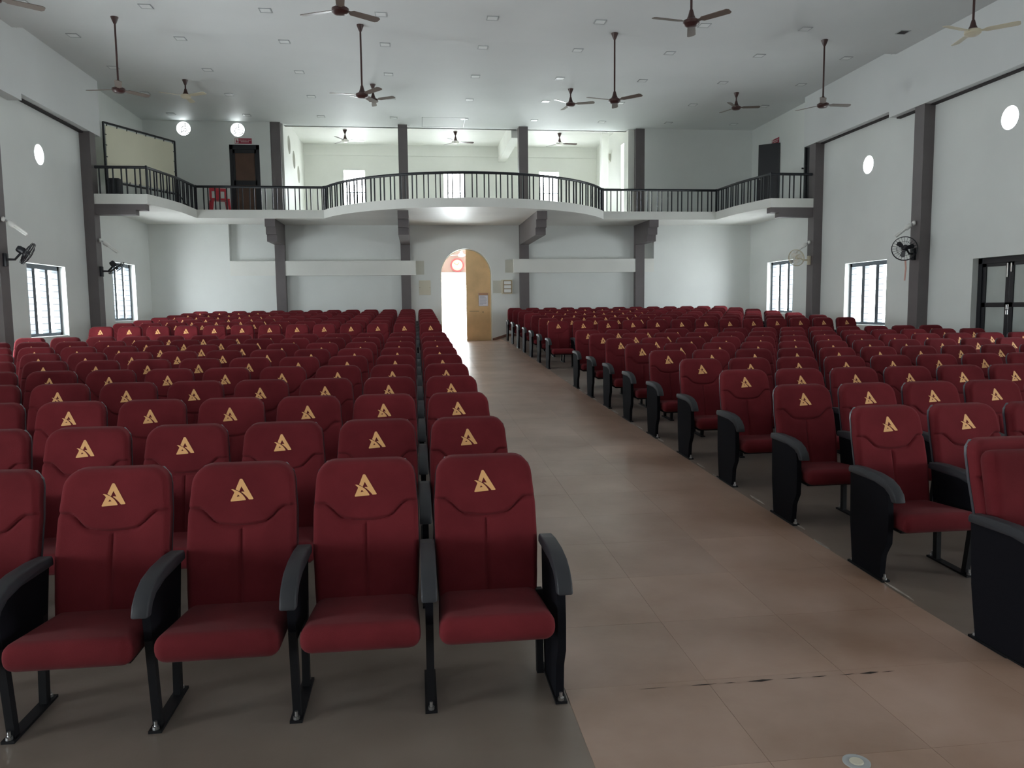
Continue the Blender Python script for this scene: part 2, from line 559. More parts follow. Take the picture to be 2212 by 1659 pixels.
# old paint patches beside the ledges
MB().box(.03, .30, YR - .004, YR + .01, 2.88, 3.33).build('paint_patch', 'patch_paint', wall_back)
MB().box(3.0, 3.26, YR - .004, YR + .01, 2.93, 3.36).build('paint_patch', 'patch_paint', wall_back)
MB().box(2.58, 2.93, YR - .004, YR + .01, 2.25, 2.67).build('paint_patch', 'patch_paint', wall_back)
for k, (y, z) in enumerate([(-7.07, 7.43), (-5.44, 7.42)]):
    portal((y, YB_ + .2, z), (0, -1, 0), .4, .4)
# columns, corbels
COLX = (-4.29, -.30, 3.63, 7.58)
for i, X in enumerate(COLX):
    MB().box(X - .155, X + .155, YB_ - .03 if i in (0, 3) else YB_ + .02, YR + .02, gz(26) - .2, 4.52).build('column', 'taupe_paint', kind='structure', label='taupe pilaster of the rear wall')
    MB().box(X - .15, X + .15, YB_ - .0, YR + .15, 4.70, ZC + .02).build('column', 'taupe_paint', kind='structure', label='taupe column rising from the gallery')
    fr = 24.42 if i in (0, 3) else 22.3
    st = [(fr, 4.50, 4.26), (fr + .13, 4.26, 4.04), (fr + .28, 4.04, 3.84)]
    poly = [(YR, 3.84), (YR, 4.52)] + [(st[0][0], 4.52), (st[0][0], 4.26), (st[1][0], 4.26), (st[1][0], 4.04), (st[2][0], 4.04), (st[2][0], 3.84)]
    MB().prism(poly, 'x', X - .15, X + .15).build('corbel', 'taupe_paint', kind='structure', label='stepped taupe corbel under the gallery')
for sx, X, e1, e2 in ((1, XL, -6.81, -7.06), (-1, XR, 10.0, 10.25)):
    xa, xb = sorted((X + sx * .2, e1)); xc, xd = sorted((X + sx * .2, e2))
    m2 = MB().box(xa, xb, 21.28, 21.55, 4.345, 4.50)
    m2.box(xc, xd, 21.28, 21.55, 4.225, 4.35)
    m2.build('corbel', 'taupe_paint', kind='structure', label='stepped taupe bracket under the gallery wing')

# ------------------------------------------------------------------ gallery slab and railing
ZS0, ZS1 = 4.49, 4.74
front = [(XL, 21.25), (-6.74, 21.25), (-6.62, 21.7), (-6.47, 22.5), (-6.40, 23.0), (-6.36, 24.35), (-2.68, 24.35)]
ac, ar = (1.62, 26.17), 4.67
a0 = math.asin(4.30 / 4.67)
NA = 36
for k in range(NA + 1):
    an = -a0 + 2 * a0 * k / NA
    front.append((ac[0] + ar * math.sin(an), ac[1] - ar * math.cos(an)))
front += [(5.92, 24.35), (9.60, 24.35), (9.64, 23.0), (9.71, 22.5), (9.86, 21.7), (9.98, 21.25), (XR, 21.25)]
mb = MB()
mb.prism(front + [(XR, 26.0), (XL, 26.0)], 'z', ZS0, ZS1)
mb.box(-4.6, 7.9, 26.0, 31.2, ZS0, ZS1)
mb.build('balcony_slab', 'cream_paint', label='bowed cream gallery slab across the rear of the hall', kind='structure')
rail = thing('balcony_railing', 'black metal railing following the bowed gallery edge', 'railing', (0, 0, ZS1))
ins = .06
path = []
for i, p in enumerate(front):
    q0 = Vector(front[max(i - 1, 0)]); q1 = Vector(front[min(i + 1, len(front) - 1)])
    t = (q1 - q0).normalized()
    n = Vector((-t.y, t.x))
    path.append(Vector(p) + n * ins)
path[0] = Vector((XL + .29, 21.31)); path[-1] = Vector((XR - .29, 21.31))
MB().tube([(p.x, p.y, .675) for p in path], .038, 8).build('top_rail', 'rail_black', rail, smooth=40)
bal = MB().box(-.015, .015, -.015, .015, 0, .70).mesh('baluster', 'rail_black')
L = 0; nxt = .1; tog = 0
for a, b in zip(path, path[1:]):
    seg = (b - a).length
    while nxt <= L + seg:
        p = a + (b - a) * ((nxt - L) / seg)
        place('baluster', bal, rail, (p.x, p.y, 0), (0, 0, math.atan2(b.y - a.y, b.x - a.x)))
        nxt += .125 if tog else .205
        tog = 1 - tog
    L += seg
post = MB().box(-.022, .022, -.022, .022, 0, .72).mesh('post', 'rail_black')
for p in (path[1], path[5], path[6], path[7], path[7 + NA], path[8 + NA], path[9 + NA], path[-2]):
    place('post', post, rail, (p.x, p.y, 0))

# ------------------------------------------------------------------ room behind the gallery
BX0, BX1, BY, BZ = -4.08, 7.22, 30.87, 8.0
mb = MB()
mb.box(BX0 - .2, BX1 + .2, 26.5, BY + .3, BZ, BZ + .2)
mb.box(-4.6, 7.9, 26.45, 26.6, ZC, BZ + .1)
mb.build('ceiling_gallery', 'cream_paint', label='white ceiling of the room behind the gallery', kind='structure')
nich = [(27.35, 7.25), (28.35, 6.95), (29.35, 6.62)]
mb = MB()
wall_panel(mb, 26.5, BY, 4.6, BZ + .1, [(y - .32, y + .32, z - .32, z + .32, .30) for y, z in nich], lambda u, v, d: (BX0 - d, u, v), .14)
mb.box(BX0 - .2, BX0 - .14, 26.5, BY, 4.6, BZ + .1, 1)
mb.box(-4.5, BX0, 26.2, 26.5, 4.6, ZC + .1)
mb.build('wall_gallery_left', ['cream_paint', 'niche_beige'], label='cream side wall with three round recesses', kind='structure')
sideop = (26.75, 27.15, 4.74, 7.35)
mb = MB()
wall_panel(mb, 26.5, BY, 4.6, BZ + .1, [sideop], lambda u, v, d: (BX1 + d, u, v), .2)
mb.box(BX1, 7.9, 26.2, 26.5, 4.6, ZC + .1)
mb.build('wall_gallery_right', 'cream_paint', label='cream side wall of the gallery room', kind='structure')
gw = [(-2.62, -1.83, 5.5, 7.05), (1.18, 1.96, 5.5, 7.03), (4.92, 5.70, 5.5, 7.06)]
mb = MB()
wall_panel(mb, BX0 - .2, BX1 + .2, 4.6, BZ + .1, gw, lambda u, v, d: (u, BY + d, v), .25)
mb.box(BX0, BX1, BY - .04, BY - .001, 7.6, BZ)
wgb = mb.build('wall_gallery_back', 'cream_paint', label='cream rear wall of the gallery room with three openings', kind='structure')
for a, b, c, d in gw:
    portal(((a + b) / 2, BY + .1, (c + d) / 2), (0, -1, 0), b - a, d - c)
    t = thing('window_%d' % (wcount + 1), 'tall bright opening with thin upright bars', 'window', ((a + b) / 2, BY + .16, c), kind='structure')
    wcount += 1
    for k in range(1, 7):
        x = -(b - a) / 2 + (b - a) * k / 7
        MB().tube([(x, 0, 0), (x, 0, .75)], .008, 6).build('bar', 'grille_rod', t)
    MB().box(-(b - a) / 2, (b - a) / 2, -.015, .015, .73, .76).build('rail', 'grille_rod', t)
portal((BX1 + .1, 26.95, 6.05), (-1, 0, 0), .4, 2.6)
MB().box(3.3, 3.6, 26.55, BY, 7.42, BZ + .01).build('ceiling_beam', 'cream_paint', kind='structure', label='white downstand beam in the gallery room')
MB().box(6.65, 6.9, 27.65, 27.9, ZS1, BZ).build('column', 'cream_paint', kind='structure', label='cream post beside the gallery room opening')
MB().prism([(7.22, 7.05), (7.22, 7.35), (6.95, 7.35)], 'y', 28.6, 28.9).build('wall_bracket', 'patch_paint', label='small wedge shaped bracket high on the gallery room wall', cat='bracket')
MB().rbox(1.95, 2.6, 30.2, 30.7, ZS1, 5.85, .02).build('storage_box', 'box_grey', label='grey box standing by the rear openings behind the railing', cat='box')

# ------------------------------------------------------------------ main arched door and porch
t = thing('door_1', 'arched timber door leaf closed over half the doorway', 'door', (AX, YR + .2, fz(AX, 26.2)), kind='structure')
zb = fz(AX, 26.2)
pts = [(0.0, .01), (AR - .03, .01)] + [((AR - .03) * math.cos(PI / 2 * k / 14), AZ - zb + (AR * 1.02 - .03) * math.sin(PI / 2 * k / 14)) for k in range(15)]
MB().prism(pts, 'y', -.025, .025).build('leaf', 'wood_door', t)
fr = MB()
arcp = [(AR - .012, 0, .0)] + [((AR - .012) * math.cos(PI * k / 32), 0, AZ - zb + (AR * 1.02 - .012) * math.sin(PI * k / 32)) for k in range(33)] + [(-AR + .012, 0, 0)]
for (p, q) in zip(arcp, arcp[1:]):
    fr.tube([p, q], .022, 6)
fr.build('door_frame', 'switch_cream', t)
MB().box(.10, .42, -.032, -.024, 1.0, 1.02).build('scratch', 'switch_trim', t)
MB().lathe([(0, -.03), (.022, -.03), (.022, 0), (0, 0)], 12, M=Matrix.Translation((.56, -.03, .98)) @ Matrix.Rotation(PI / 2, 4, 'X')).build('lock', 'switch_trim', t)
# notice on the door
t = thing('door_notice', 'printed white notice in a purple frame on the arched door', 'notice', (2.265, YR + .17, 1.82))
MB().box(-.16, .16, -.004, .004, 0, .44).build('backing', 'print_ink', t)
MB().box(-.15, .15, -.007, -.003, .01, .36).build('sheet', 'paper', t)
MB().box(-.155, .155, -.007, -.003, .37, .44).build('header_strip', 'paper_red', t)
for k, (z, w) in enumerate([(.33, .2), (.31, .16), (.29, .21), (.25, .24), (.22, .24), (.19, .24), (.16, .22), (.12, .23), (.09, .22), (.06, .12)]):
    MB().box(-.125, -.125 + w, -.0085, -.006, z - .005, z + .004).build('print_line', 'print_ink', t)
# porch beyond the door
MB().box(-1.2, 4.6, 26.5, 28.6, .3, zb - .01).build('porch_floor', 'concrete', kind='structure', label='pale porch floor outside the arched door')
m2 = MB().box(-1.2, 4.6, 30.0, 30.25, 3.12, 4.49)
m2.box(-1.2, 4.6, 29.93, 30.25, 2.97, 3.12, 1)
m2.box(-1.2, 4.6, 29.96, 30.25, 2.86, 2.95, 1)
m2.box(-1.4, -1.2, 26.5, 30.25, .3, 4.49); m2.box(4.6, 4.8, 26.5, 30.25, .3, 4.49)  # unseen porch side walls, added to cut daylight on the lintel
m2.build('wall_porch', ['porch_paint', 'cream_paint'], kind='structure', label='pink porch lintel with cream mouldings')
portal((AX, YR + .29, (zb + AZ + AR) / 2), (0, -1, 0), 2 * AR, AZ + AR - zb)
t = thing('wall_clock', 'round red rimmed wall clock above the porch opening', 'clock', (1.60, 29.99, 3.40))
Mx = Matrix.Rotation(PI / 2, 4, 'X')
MB().lathe([(0, 0), (.25, 0), (.25, .05), (.21, .06), (.2, .02)], 28, M=Mx).build('rim', 'clock_red', t, smooth=40)
MB().lathe([(0, .02), (.205, .02), (.205, .025), (0, .025)], 28, M=Mx).build('face', 'clock_face', t)
for an, l in ((R(35), .12), (R(-60), .16)):
    MB().tube([(0, -.035, 0), (l * math.sin(an), -.035, l * math.cos(an))], .008, 6).build('hand', 'frame_black', t)
# skirting along the right of the door
m2 = MB()
pt = [AX + AR + .005 + k * (7.4 - AX - AR) / 60 for k in range(61)]
for a, b in zip(pt, pt[1:]):
    for dz, y in ((0, YR - .015),):
        m2.quad((a, y, fz(a, 26.1)), (b, y, fz(b, 26.1)), (b, y, fz(b, 26.1) + .09), (a, y, fz(a, 26.1) + .09))
        m2.quad((a, y, fz(a, 26.1) + .09), (b, y, fz(b, 26.1) + .09), (b, YR, fz(b, 26.1) + .09), (a, YR, fz(a, 26.1) + .09))
m2.build('baseboard_back', 'skirting', kind='structure', label='brown skirting right of the arched door')
# switch boards
t = thing('switch_board', 'flat cream cover plate on the wall left of the arched door', 'switch board', (.31, YR, 2.21))
MB().rbox(-.19, .19, -.03, 0, 0, .48, .01, 2).build('cover', 'switch_cream', t)
for x in (-.165, .165):
    MB().lathe([(0, 0), (.012, 0), (.012, .006), (0, .006)], 8, M=Matrix.Translation((x, -.03, .24)) @ Mx).build('screw', 'switch_trim', t)
t = thing('switch_board', 'cream box with three rows of white switches by the arched door', 'switch board', (3.05, YR, 2.22))
MB().rbox(-.18, .18, -.10, 0, 0, .47, .008, 2).build('box', 'switch_cream', t)
MB().box(-.13, .16, -.112, -.098, .02, .45).build('surround', 'switch_trim', t)
for k in range(3):
    MB().rbox(-.105, .125, -.125, -.105, .05 + .135 * k, .155 + .135 * k, .008, 2).build('switch_module', 'switch_white', t)

# ------------------------------------------------------------------ upper doors and signs
t = thing('door_2', 'black framed gallery door with brown panels', 'door', (-5.26, YB_ + .06, ZS1), kind='structure')
fr = MB(); hw = .46; hh = 2.22
fr.box(-hw, -hw + .10, -.06, .05, 0, hh); fr.box(hw - .10, hw, -.06, .05, 0, hh); fr.box(-hw, hw, -.06, .05, hh - .14, hh)
fr.build('door_frame', 'frame_black', t)
lf = MB(); lf.box(-.37, -.30, -.03, .02, 0, hh - .13); lf.box(.30, .37, -.03, .02, 0, hh - .13)
lf.box(-.37, .37, -.03, .02, hh - .25, hh - .13); lf.box(-.37, .37, -.03, .02, .98, 1.12); lf.box(-.37, .37, -.03, .02, 0, .15)
lf.build('leaf', 'frame_black', t)
MB().box(-.31, .31, -.012, .012, 1.10, hh - .24).build('panel', 'door_brown', t)
MB().box(-.31, .31, -.012, .012, .14, 1.0).build('panel', 'door_brown', t)
def exit_sign(label, loc, rz):
    t = thing('exit_sign', label, 'sign', loc, (0, 0, rz))
    MB().box(-.26, .26, -.012, 0, 0, .165).build('board', 'sign_red', t)
    MB().box(-.25, -.145, -.016, -.011, .012, .153).build('pictogram_panel', 'sign_white', t)
    MB().prism([(-.222, .03), (-.172, .03), (-.165, .075), (-.185, .085), (-.19, .14), (-.2, .14), (-.215, .08)], 'y', -.019, -.015).build('pictogram', 'sign_red', t)
    me = text_mesh('EMERGENCY EXIT', .05, 'sign_white')
    place('lettering', me, t, (.05, -.014, .105), (PI / 2, 0, 0))
    for k in range(8):
        MB().box(-.07 + k * .031, -.07 + k * .031 + .02, -.016, -.011, .045, .07).build('small_print', 'sign_white', t)
exit_sign('small red exit sign above the brown panelled gallery door', (-5.28, YB_, 6.99), 0)
exit_sign('small red exit sign on the side wall above the open black leaf', (XR, 24.25, 6.86), -PI / 2)
# open black leaf on the right wing
t = thing('door_3', 'plain black gallery door leaf standing ajar', 'door', (XR - .01, 23.9, ZS1 + .01), (0, 0, math.atan2(24.3 - 23.9, 10.98 - 11.49)), kind='structure')
MB().box(0, .66, -.02, .02, 0, 2.08).build('leaf', 'frame_black', t)
MB().lathe([(0, 0), (.02, 0), (.025, .05), (0, .06)], 10, M=Matrix.Translation((.6, .02, 1.0)) @ Matrix.Rotation(-PI / 2, 4, 'X')).build('handle', 'steel', t)
t = thing('door_4', 'black gallery door close to the wing pillar', 'door', (XR + .1, 21.99, ZS1), kind='structure')
MB().box(-.05, .05, -.37, .37, 0, 2.1).build('leaf', 'frame_black', t)
MB().box(-.09, -.05, .30, .37, 0, 2.1).build('door_frame', 'frame_black', t)
MB().lathe([(0, 0), (.02, 0), (.028, .05), (0, .06)], 10, M=Matrix.Translation((-.13, .33, 1.02)) @ Matrix.Rotation(-PI / 2, 4, 'Y')).build('handle', 'frame_black', t)
# round upper windows: dark spoked grille
for X, Z in ((-7.07, 7.43), (-5.44, 7.42)):
    wcount += 1
    t = thing('window_%d' % wcount, 'round window with a ring and three spokes', 'window', (X, YB_ + .2, Z), kind='structure')
    for rr in (.125, .045):
        MB().tube([(rr * math.cos(2 * PI * k / 24), 0, rr * math.sin(2 * PI * k / 24)) for k in range(24)], .015, 6, closed=True).build('ring', 'frame_black', t)
    for an in (90, 210, 330):
        MB().tube([(.04 * math.cos(R(an)), 0, .04 * math.sin(R(an))), (RW * math.cos(R(an)), 0, RW * math.sin(R(an)))], .014, 6).build('spoke', 'frame_black', t)

# ------------------------------------------------------------------ glazed black door of the right wall
t = thing('door_5', 'black double door with four frosted panes and bolts', 'door', (XR + .18, 14.2, gz(14.2)), kind='structure')
z0 = gz(14.2); hh = 2.65 - z0; a, b = -.86, .86
fr = MB(); fr.box(-.05, .05, a, a + .11, 0, hh); fr.box(-.05, .05, b - .11, b, 0, hh); fr.box(-.05, .05, a, b, hh - .11, hh)
fr.build('door_frame', 'frame_black', t)
for s in (-1, 1):
    y0, y1 = sorted((s * .005, s * .75))
    lf = MB(); lf.box(-.03, .02, y0, y0 + .1, .01, hh - .11); lf.box(-.03, .02, y1 - .1, y1, .01, hh - .11)
    for za, zb2 in ((.01, .2), (1.65 - z0, 1.74 - z0), (2.47 - z0, hh - .11)):
        lf.box(-.03, .02, y0, y1, za, zb2)
    lo = lf.build('leaf', 'frame_black', t)
    MB().box(-.008, .008, y0 + .09, y1 - .09, .19, 1.66 - z0).build('pane', 'frosted', lo)
    MB().box(-.008, .008, y0 + .09, y1 - .09, 1.73 - z0, 2.48 - z0).build('pane', 'frosted', lo)
    MB().rbox(-.055, -.03, s * .05 - .018, s * .05 + .018, (2.24 if s > 0 else 2.34) - z0, 2.52 - z0, .006, 2).build('tower_bolt', 'steel', lo)
MB().rbox(-.07, -.03, .0, .035, 1.60 - z0, 1.70 - z0, .008, 2).build('hasp', 'steel', t)
MB().rbox(-.075, -.035, .0, .03, 1.50 - z0, 1.59 - z0, .008, 2).build('padlock', 'steel', t)

# ------------------------------------------------------------------ projection screen on the gallery wing
P0, P1 = Vector((-7.95, 21.9)), Vector((-6.85, 24.2))
Lw = (P1 - P0).length
t = thing('projection_screen', 'cream laced cloth screen in a black frame on the gallery wing', 'screen', (P0.x, P0.y, ZS1), (0, 0, math.atan2(P1.y - P0.y, P1.x - P0.x)))
for nm, pts in (('frame_bar', [(0, 0, 1.92), (Lw, 0, 1.92)]), ('frame_bar', [(0, 0, .42), (Lw, 0, .42)])):
    MB().tube(pts, .028, 8).build(nm, 'frame_black', t)
for x in (0, Lw):
    MB().tube([(x, 0, .02), (x, 0, 1.93)], .028, 8).build('upright', 'frame_black', t)
    MB().tube([(x, -.4, .025), (x, .4, .025)], .025, 8).build('foot', 'frame_black', t)
    MB().tube([(x, -.36, .04), (x, 0, .5)], .016, 8).build('brace', 'frame_black', t)
MB().box(.06, Lw - .06, -.006, .006, .48, 1.86).build('cloth', 'screen_cloth', t)
for k in range(8):
    x = .1 + k * (Lw - .2) / 7
    for z0_, z1_ in ((1.84, 1.92), (.42, .5)):
        MB().tube([(x, -.01, z0_), (x + .02, -.01, z1_)], .012, 6).build('lacing', 'frame_black', t)
for z in (.75, 1.05, 1.35, 1.62):
    MB().tube([(0, -.01, z), (.08, -.01, z)], .012, 6).build('lacing', 'frame_black', t)
    MB().tube([(Lw, -.01, z), (Lw - .08, -.01, z)], .012, 6).build('lacing', 'frame_black', t)
MB().rbox(-7.75, -7.47, 21.40, 21.64, ZS1, ZS1 + .42, .015).build('speaker_box', 'frame_black', label='small dark box on the gallery floor below the screen', cat='box')

# ------------------------------------------------------------------ red plastic chair on the gallery
t = thing('plastic_chair', 'red moulded plastic chair beside the gallery door', 'chair', (-5.86, 25.05, ZS1), (0, 0, R(22)))
t.scale = (1.22, 1.1, .95)
MB().rbox(-.22, .22, -.22, .2, .37, .42, .018, 2).build('seat', 'plastic_red', t, smooth=40)
bk = MB()
bk.rbox(-.21, .21, .19, .235, .70, .80, .018, 2); bk.rbox(-.21, -.15, .18, .225, .40, .74, .015, 2); bk.rbox(.15, .21, .18, .225, .40, .74, .015, 2); bk.rbox(-.06, .06, .185, .22, .40, .72, .012, 2)
bk.build('backrest', 'plastic_red', t, smooth=40)
for sx in (-1, 1):
    for sy in (-1, 1):
        m2 = MB(); x, y = sx * .185, sy * .18
        m2.tube([(x, y, .39), (x * 1.18, y * 1.2, 0)], [.034, .026], 8)
        m2.build('leg', 'plastic_red', t)

# ------------------------------------------------------------------ ceiling fans
FAN = {}
def fan_meshes(key, body, blade, hub2):
    m = {}
    m['canopy'] = MB().lathe([(0, 0), (.075, 0), (.07, -.02), (.034, -.11), (.024, -.13), (0, -.13)], 16).mesh('canopy', body, 40)
    m['hub_cone'] = MB().lathe([(0, .18), (.026, .18), (.05, .09), (.08, .03), (0, .03)], 16).mesh('hub_cone', body, 40)
    m['motor'] = MB().lathe([(0, .035), (.09, .035), (.125, .015), (.125, -.03), (.09, -.06), (.05, -.07), (0, -.07)], 20).mesh('motor', hub2, 40)
    bl = MB()
    bl.prism([(.10, -.025), (.16, -.03), (.20, -.062), (.62, -.07), (.655, -.04), (.655, .04), (.62, .068), (.20, .06), (.16, .03), (.10, .025)], 'z', -.004, .004)
    bl2 = MB()
    bl2.add(bl, Matrix.Rotation(R(-11), 4, 'X'))
    m['blade'] = bl2.mesh('blade', blade)
    FAN[key] = m
fan_meshes('brown', 'fan_brown', 'blade_brown', 'fan_brown')
fan_meshes('cream', 'fan_brown', 'fan_cream', 'fan_cream')
fan_meshes('black', 'fan_brown', 'fan_brown', 'fan_white')
fan_meshes('white', 'fan_white', 'fan_white', 'fan_white')
def ceiling_fan(x, y, ztop, drop, a0, key, label, group):
    t = thing('ceiling_fan', label, 'ceiling fan', (x, y, ztop), group=group)
    m = FAN[key]
    place('canopy', m['canopy'], t)
    MB().tube([(0, 0, -.1), (0, 0, -drop + .1)], .019, 8).build('downrod', 'fan_white' if key == 'white' else 'fan_brown', t)
    place('hub_cone', m['hub_cone'], t, (0, 0, -drop))
    place('motor', m['motor'], t, (0, 0, -drop))
    for k in range(3):
        place('blade', m['blade'], t, (0, 0, -drop), (0, 0, R(a0 + 120 * k)))
FX = (-5.76, -1.0, 4.32, 9.04)
gl = 'long rod fans over the front seating'
for x, a, key, lb in ((FX[0], 35, 'brown', 'dark long rod fan nearest the laced screen side, over the front rows'), (FX[1], 35, 'brown', 'dark long rod fan over the front rows beside the central aisle'),
                      (FX[2], 70, 'brown', 'dark long rod fan over the front rows of the glazed door side'), (FX[3], 77, 'cream', 'cream bladed long rod fan over the front rows near the glazed door wall')):
    ceiling_fan(x, 12.08, ZN, 1.42, a, key, lb, gl)
for x, a, lb in ((FX[0], 49, 'dark long rod fan before the gallery, on the laced screen side'), (FX[1], 67, 'dark long rod fan before the gallery, on the arched door line'),
                 (FX[2], 75, 'dark long rod fan before the gallery bow, on the glazed door side'), (FX[3], 2, 'dark long rod fan before the gallery wing on the glazed door wall side')):
    ceiling_fan(x, 16.78, ZN, 1.38, a, 'brown', lb, 'long rod fans before the gallery')
for x, a, key, lb in ((FX[0], 90, 'cream', 'cream short rod fan above the gallery wing with the laced screen'), (FX[1], 90, 'brown', 'dark short rod fan above the gallery bow, screen side'),
                      (FX[2], 100, 'brown', 'dark short rod fan above the gallery bow, glazed door side'), (FX[3], 110, 'brown', 'dark short rod fan above the gallery wing with the black doors')):
    ceiling_fan(x, 21.55, ZC, .40, a, key, lb, 'short rod fans over the gallery edge')
for x, lb in ((-2.32, 'dark fan in the gallery room near the wall with round recesses'), (1.53, 'dark fan in the middle of the gallery room'), (5.28, 'dark fan in the gallery room beside the white beam')):
    ceiling_fan(x, 28.4, BZ, .36, 5, 'black', lb, 'fans in the gallery room')
ceiling_fan(1.68, 28.6, 4.49, .80, 25, 'white', 'white fan hanging in the porch before the clock', None)

# ------------------------------------------------------------------ downlights
trim_me = None
fr = MB(); s = .115
fr.box(-s, s, -s, -s + .018, -.012, 0); fr.box(-s, s, s - .018, s, -.012, 0); fr.box(-s, -s + .018, -s, s, -.012, 0); fr.box(s - .018, s, -s, s, -.012, 0)
trim_me = fr.mesh('trim_ring', 'lamp_trim')
pan_me = MB().box(-s + .018, s - .018, -s + .018, s - .018, -.008, 0).mesh('diffuser', 'lamp_panel')
rowname = {0: 'front', 1: 'second', 2: 'third', 3: 'fourth', 4: 'rear'}
ORD = ['first', 'second', 'third', 'fourth', 'fifth', 'sixth', 'seventh', 'eighth', 'ninth', 'tenth', 'eleventh', 'twelfth', 'thirteenth']
for r, y in enumerate((16.15, 18.38, 20.62, 22.88, 25.15)):
    for k in range(9):
        x = -7.17 + 2.205 * k
        zc = ZN if y < YSTEP else ZC
        missing = (r == 0 and k == 8)
        t = thing('downlight', ('empty dark socket of a square downlight, ' if missing else 'square flush ceiling light, ') + '%s from the laced screen wall, %s row' % (ORD[k], rowname[r]), 'ceiling light', (x, y, zc), group='square downlights in the ceiling')
        place('trim_ring', trim_me, t)
        if missing:
            MB().box(-s + .018, s - .018, -s + .018, s - .018, -.004, 0).build('shade_plate', 'dark_gap', t)  # flat plate, its near-black colour stands for the shade inside the socket
        else:
            place('diffuser', pan_me, t)
t = thing('ceiling_hatch', 'square access hatch outlined in the ceiling above the gallery', 'hatch', (1.0, 25.64, ZC))
fr = MB()
for a_, b_, c_, d_ in ((-.68, -.655, -.64, .64), (.655, .68, -.64, .64), (-.68, .68, .615, .64)):
    fr.box(a_, b_, c_, d_, -.012, 0)
fr.build('hatch_gap', 'lamp_trim', t)
MB().box(-.65, .65, -.64, .61, -.006, 0).build('hatch_panel', 'ceiling_paint', t)

# ------------------------------------------------------------------ wall fans and bracket lamps on the pillars
def orient(loc, d):
    d = Vector(d).normalized(); z = d
    x = Vector((0, 0, 1)).cross(z).normalized(); y = z.cross(x)
    m = Matrix((x, y, z)).transposed().to_4x4(); m.translation = Vector(loc); return m
def wall_fan(base, hub, d, matn, label, rad=.235, blade=None, ribbon=False):
    t = thing('wall_fan', label, 'wall fan', base)
    H_ = Vector(hub) - Vector(base)
    sx = 1 if H_.x > 0 else -1
    MB().rbox(-.02 if sx > 0 else -.05, .05 if sx > 0 else .02, -.055, .055, -.16, .10, .012, 2).build('wall_plate', matn, t, smooth=40)
    MB().tube([(sx * .03, 0, -.02), (H_.x * .5, H_.y * .5, -.02), tuple(H_ * .8)], [.025, .022, .022], 8).build('arm', matn, t, smooth=40)
    M = orient(H_, d)
    MB().lathe([(0, -.15), (.05, -.15), (.07, -.11), (.07, -.02), (.045, .0), (0, .0)], 16, M=M).build('motor', matn, t, smooth=40)
    cg = MB()
    def ring(r, z, th=.005):
        cg.tube([tuple(M @ Vector((r * math.cos(2 * PI * k / 28), r * math.sin(2 * PI * k / 28), z))) for k in range(28)], th, 5, closed=True)
    ring(rad, .06, .009); ring(rad * .98, .03); ring(rad * .98, .09); ring(.06, -.01); ring(.06, .13); ring(rad * .6, .006, .003); ring(rad * .6, .12, .003)
    for k in range(24):
        an = 2 * PI * k / 24
        c_, s_ = math.cos(an), math.sin(an)
        cg.tube([tuple(M @ Vector((r * c_, r * s_, z))) for r, z in ((.05, -.01), (rad * .6, .006), (rad, .05), (rad, .07), (rad * .6, .12), (.05, .13))], .0022, 4)
    cg.build('cage', matn, t)
    MB().lathe([(0, .02), (.035, .02), (.035, .09), (0, .1)], 12, M=M).build('hub', matn, t, smooth=40)
    for k in range(3):
        b_ = MB().prism([(.03, -.02), (.09, -.06), (.17, -.075), (.205, -.03), (.19, .03), (.10, .035), (.03, .02)], 'z', -.003, .003)
        b2 = MB().add(b_, M @ Matrix.Translation((0, 0, .05)) @ Matrix.Rotation(2 * PI * k / 3 + .4, 4, 'Z') @ Matrix.Rotation(R(20), 4, 'X'))
        b2.build('blade', blade or matn, t)
    if ribbon:
        MB().tube([(H_.x * .9, H_.y * .9, -.16), (H_.x * .9 + .02, H_.y * .9, -.35), (H_.x * .9, H_.y * .9, -.62)], [.02, .018, .015], 6).build('ribbon', 'ribbon_pink', t)
wall_fan((XL + .27, 16.62, 2.82), (XL + .60, 16.72, 2.95), (.80, .30, -.52), 'fan_black', 'black cage fan on the pillar by the window, screen wall, hall side')
wall_fan((XL + .27, 21.37, 2.82), (XL + .58, 21.47, 2.93), (.55, .25, -.80), 'fan_black', 'black cage fan on the pillar beneath the gallery, screen wall')
wall_fan((XR - .27, 16.62, 2.88), (XR - .56, 16.52, 2.98), (-.62, -.76, -.18), 'fan_black', 'black cage fan with pink ribbon between window and glazed door', ribbon=True, rad=.265)
wall_fan((XR - .27, 21.37, 3.04), (XR - .62, 21.40, 3.10), (-.80, -.52, -.25), 'fan_cream', 'cream cage fan on the pillar beneath the gallery wing', blade='fan_white')
def bracket_lamp(base, sx, label):
    t = thing('bracket_lamp', label, 'wall lamp', base)
    M = orient((0, 0, 0), (sx, .15, 0))
    MB().lathe([(0, 0), (.05, 0), (.055, .03), (.035, .06), (0, .065)], 14, M=M).build('ceiling_rose', 'lamp_white', t, smooth=40)
    d = Vector((sx * .78, .10, -.62)).normalized()
    a = Vector((sx * .05, 0, 0))
    MB().tube([tuple(a), tuple(a + d * .07)], .018, 8).build('neck', 'steel', t)
    M = orient(a + d * .07, d)
    MB().lathe([(0, 0), (.045, 0), (.055, .03), (.055, .12), (.04, .14), (0, .12)], 12, M=M).build('ballast', 'lamp_white', t, smooth=40)
    for k in range(3):
        an = 2 * PI * k / 3
        o = Vector((math.cos(an) * .02, math.sin(an) * .02, .11))
        MB().lathe([(0, 0), (.021, 0), (.021, .28), (.013, .297), (0, .30)], 8, M=M @ Matrix.Translation(o)).build('tube', 'lamp_white', t, smooth=40)
bracket_lamp((XL + .27, 16.62, 3.58), 1, 'white tube lamp above the black fan by the screen wall window')
bracket_lamp((XL + .27, 21.37, 3.58), 1, 'white tube lamp above the fan under the screen wing')
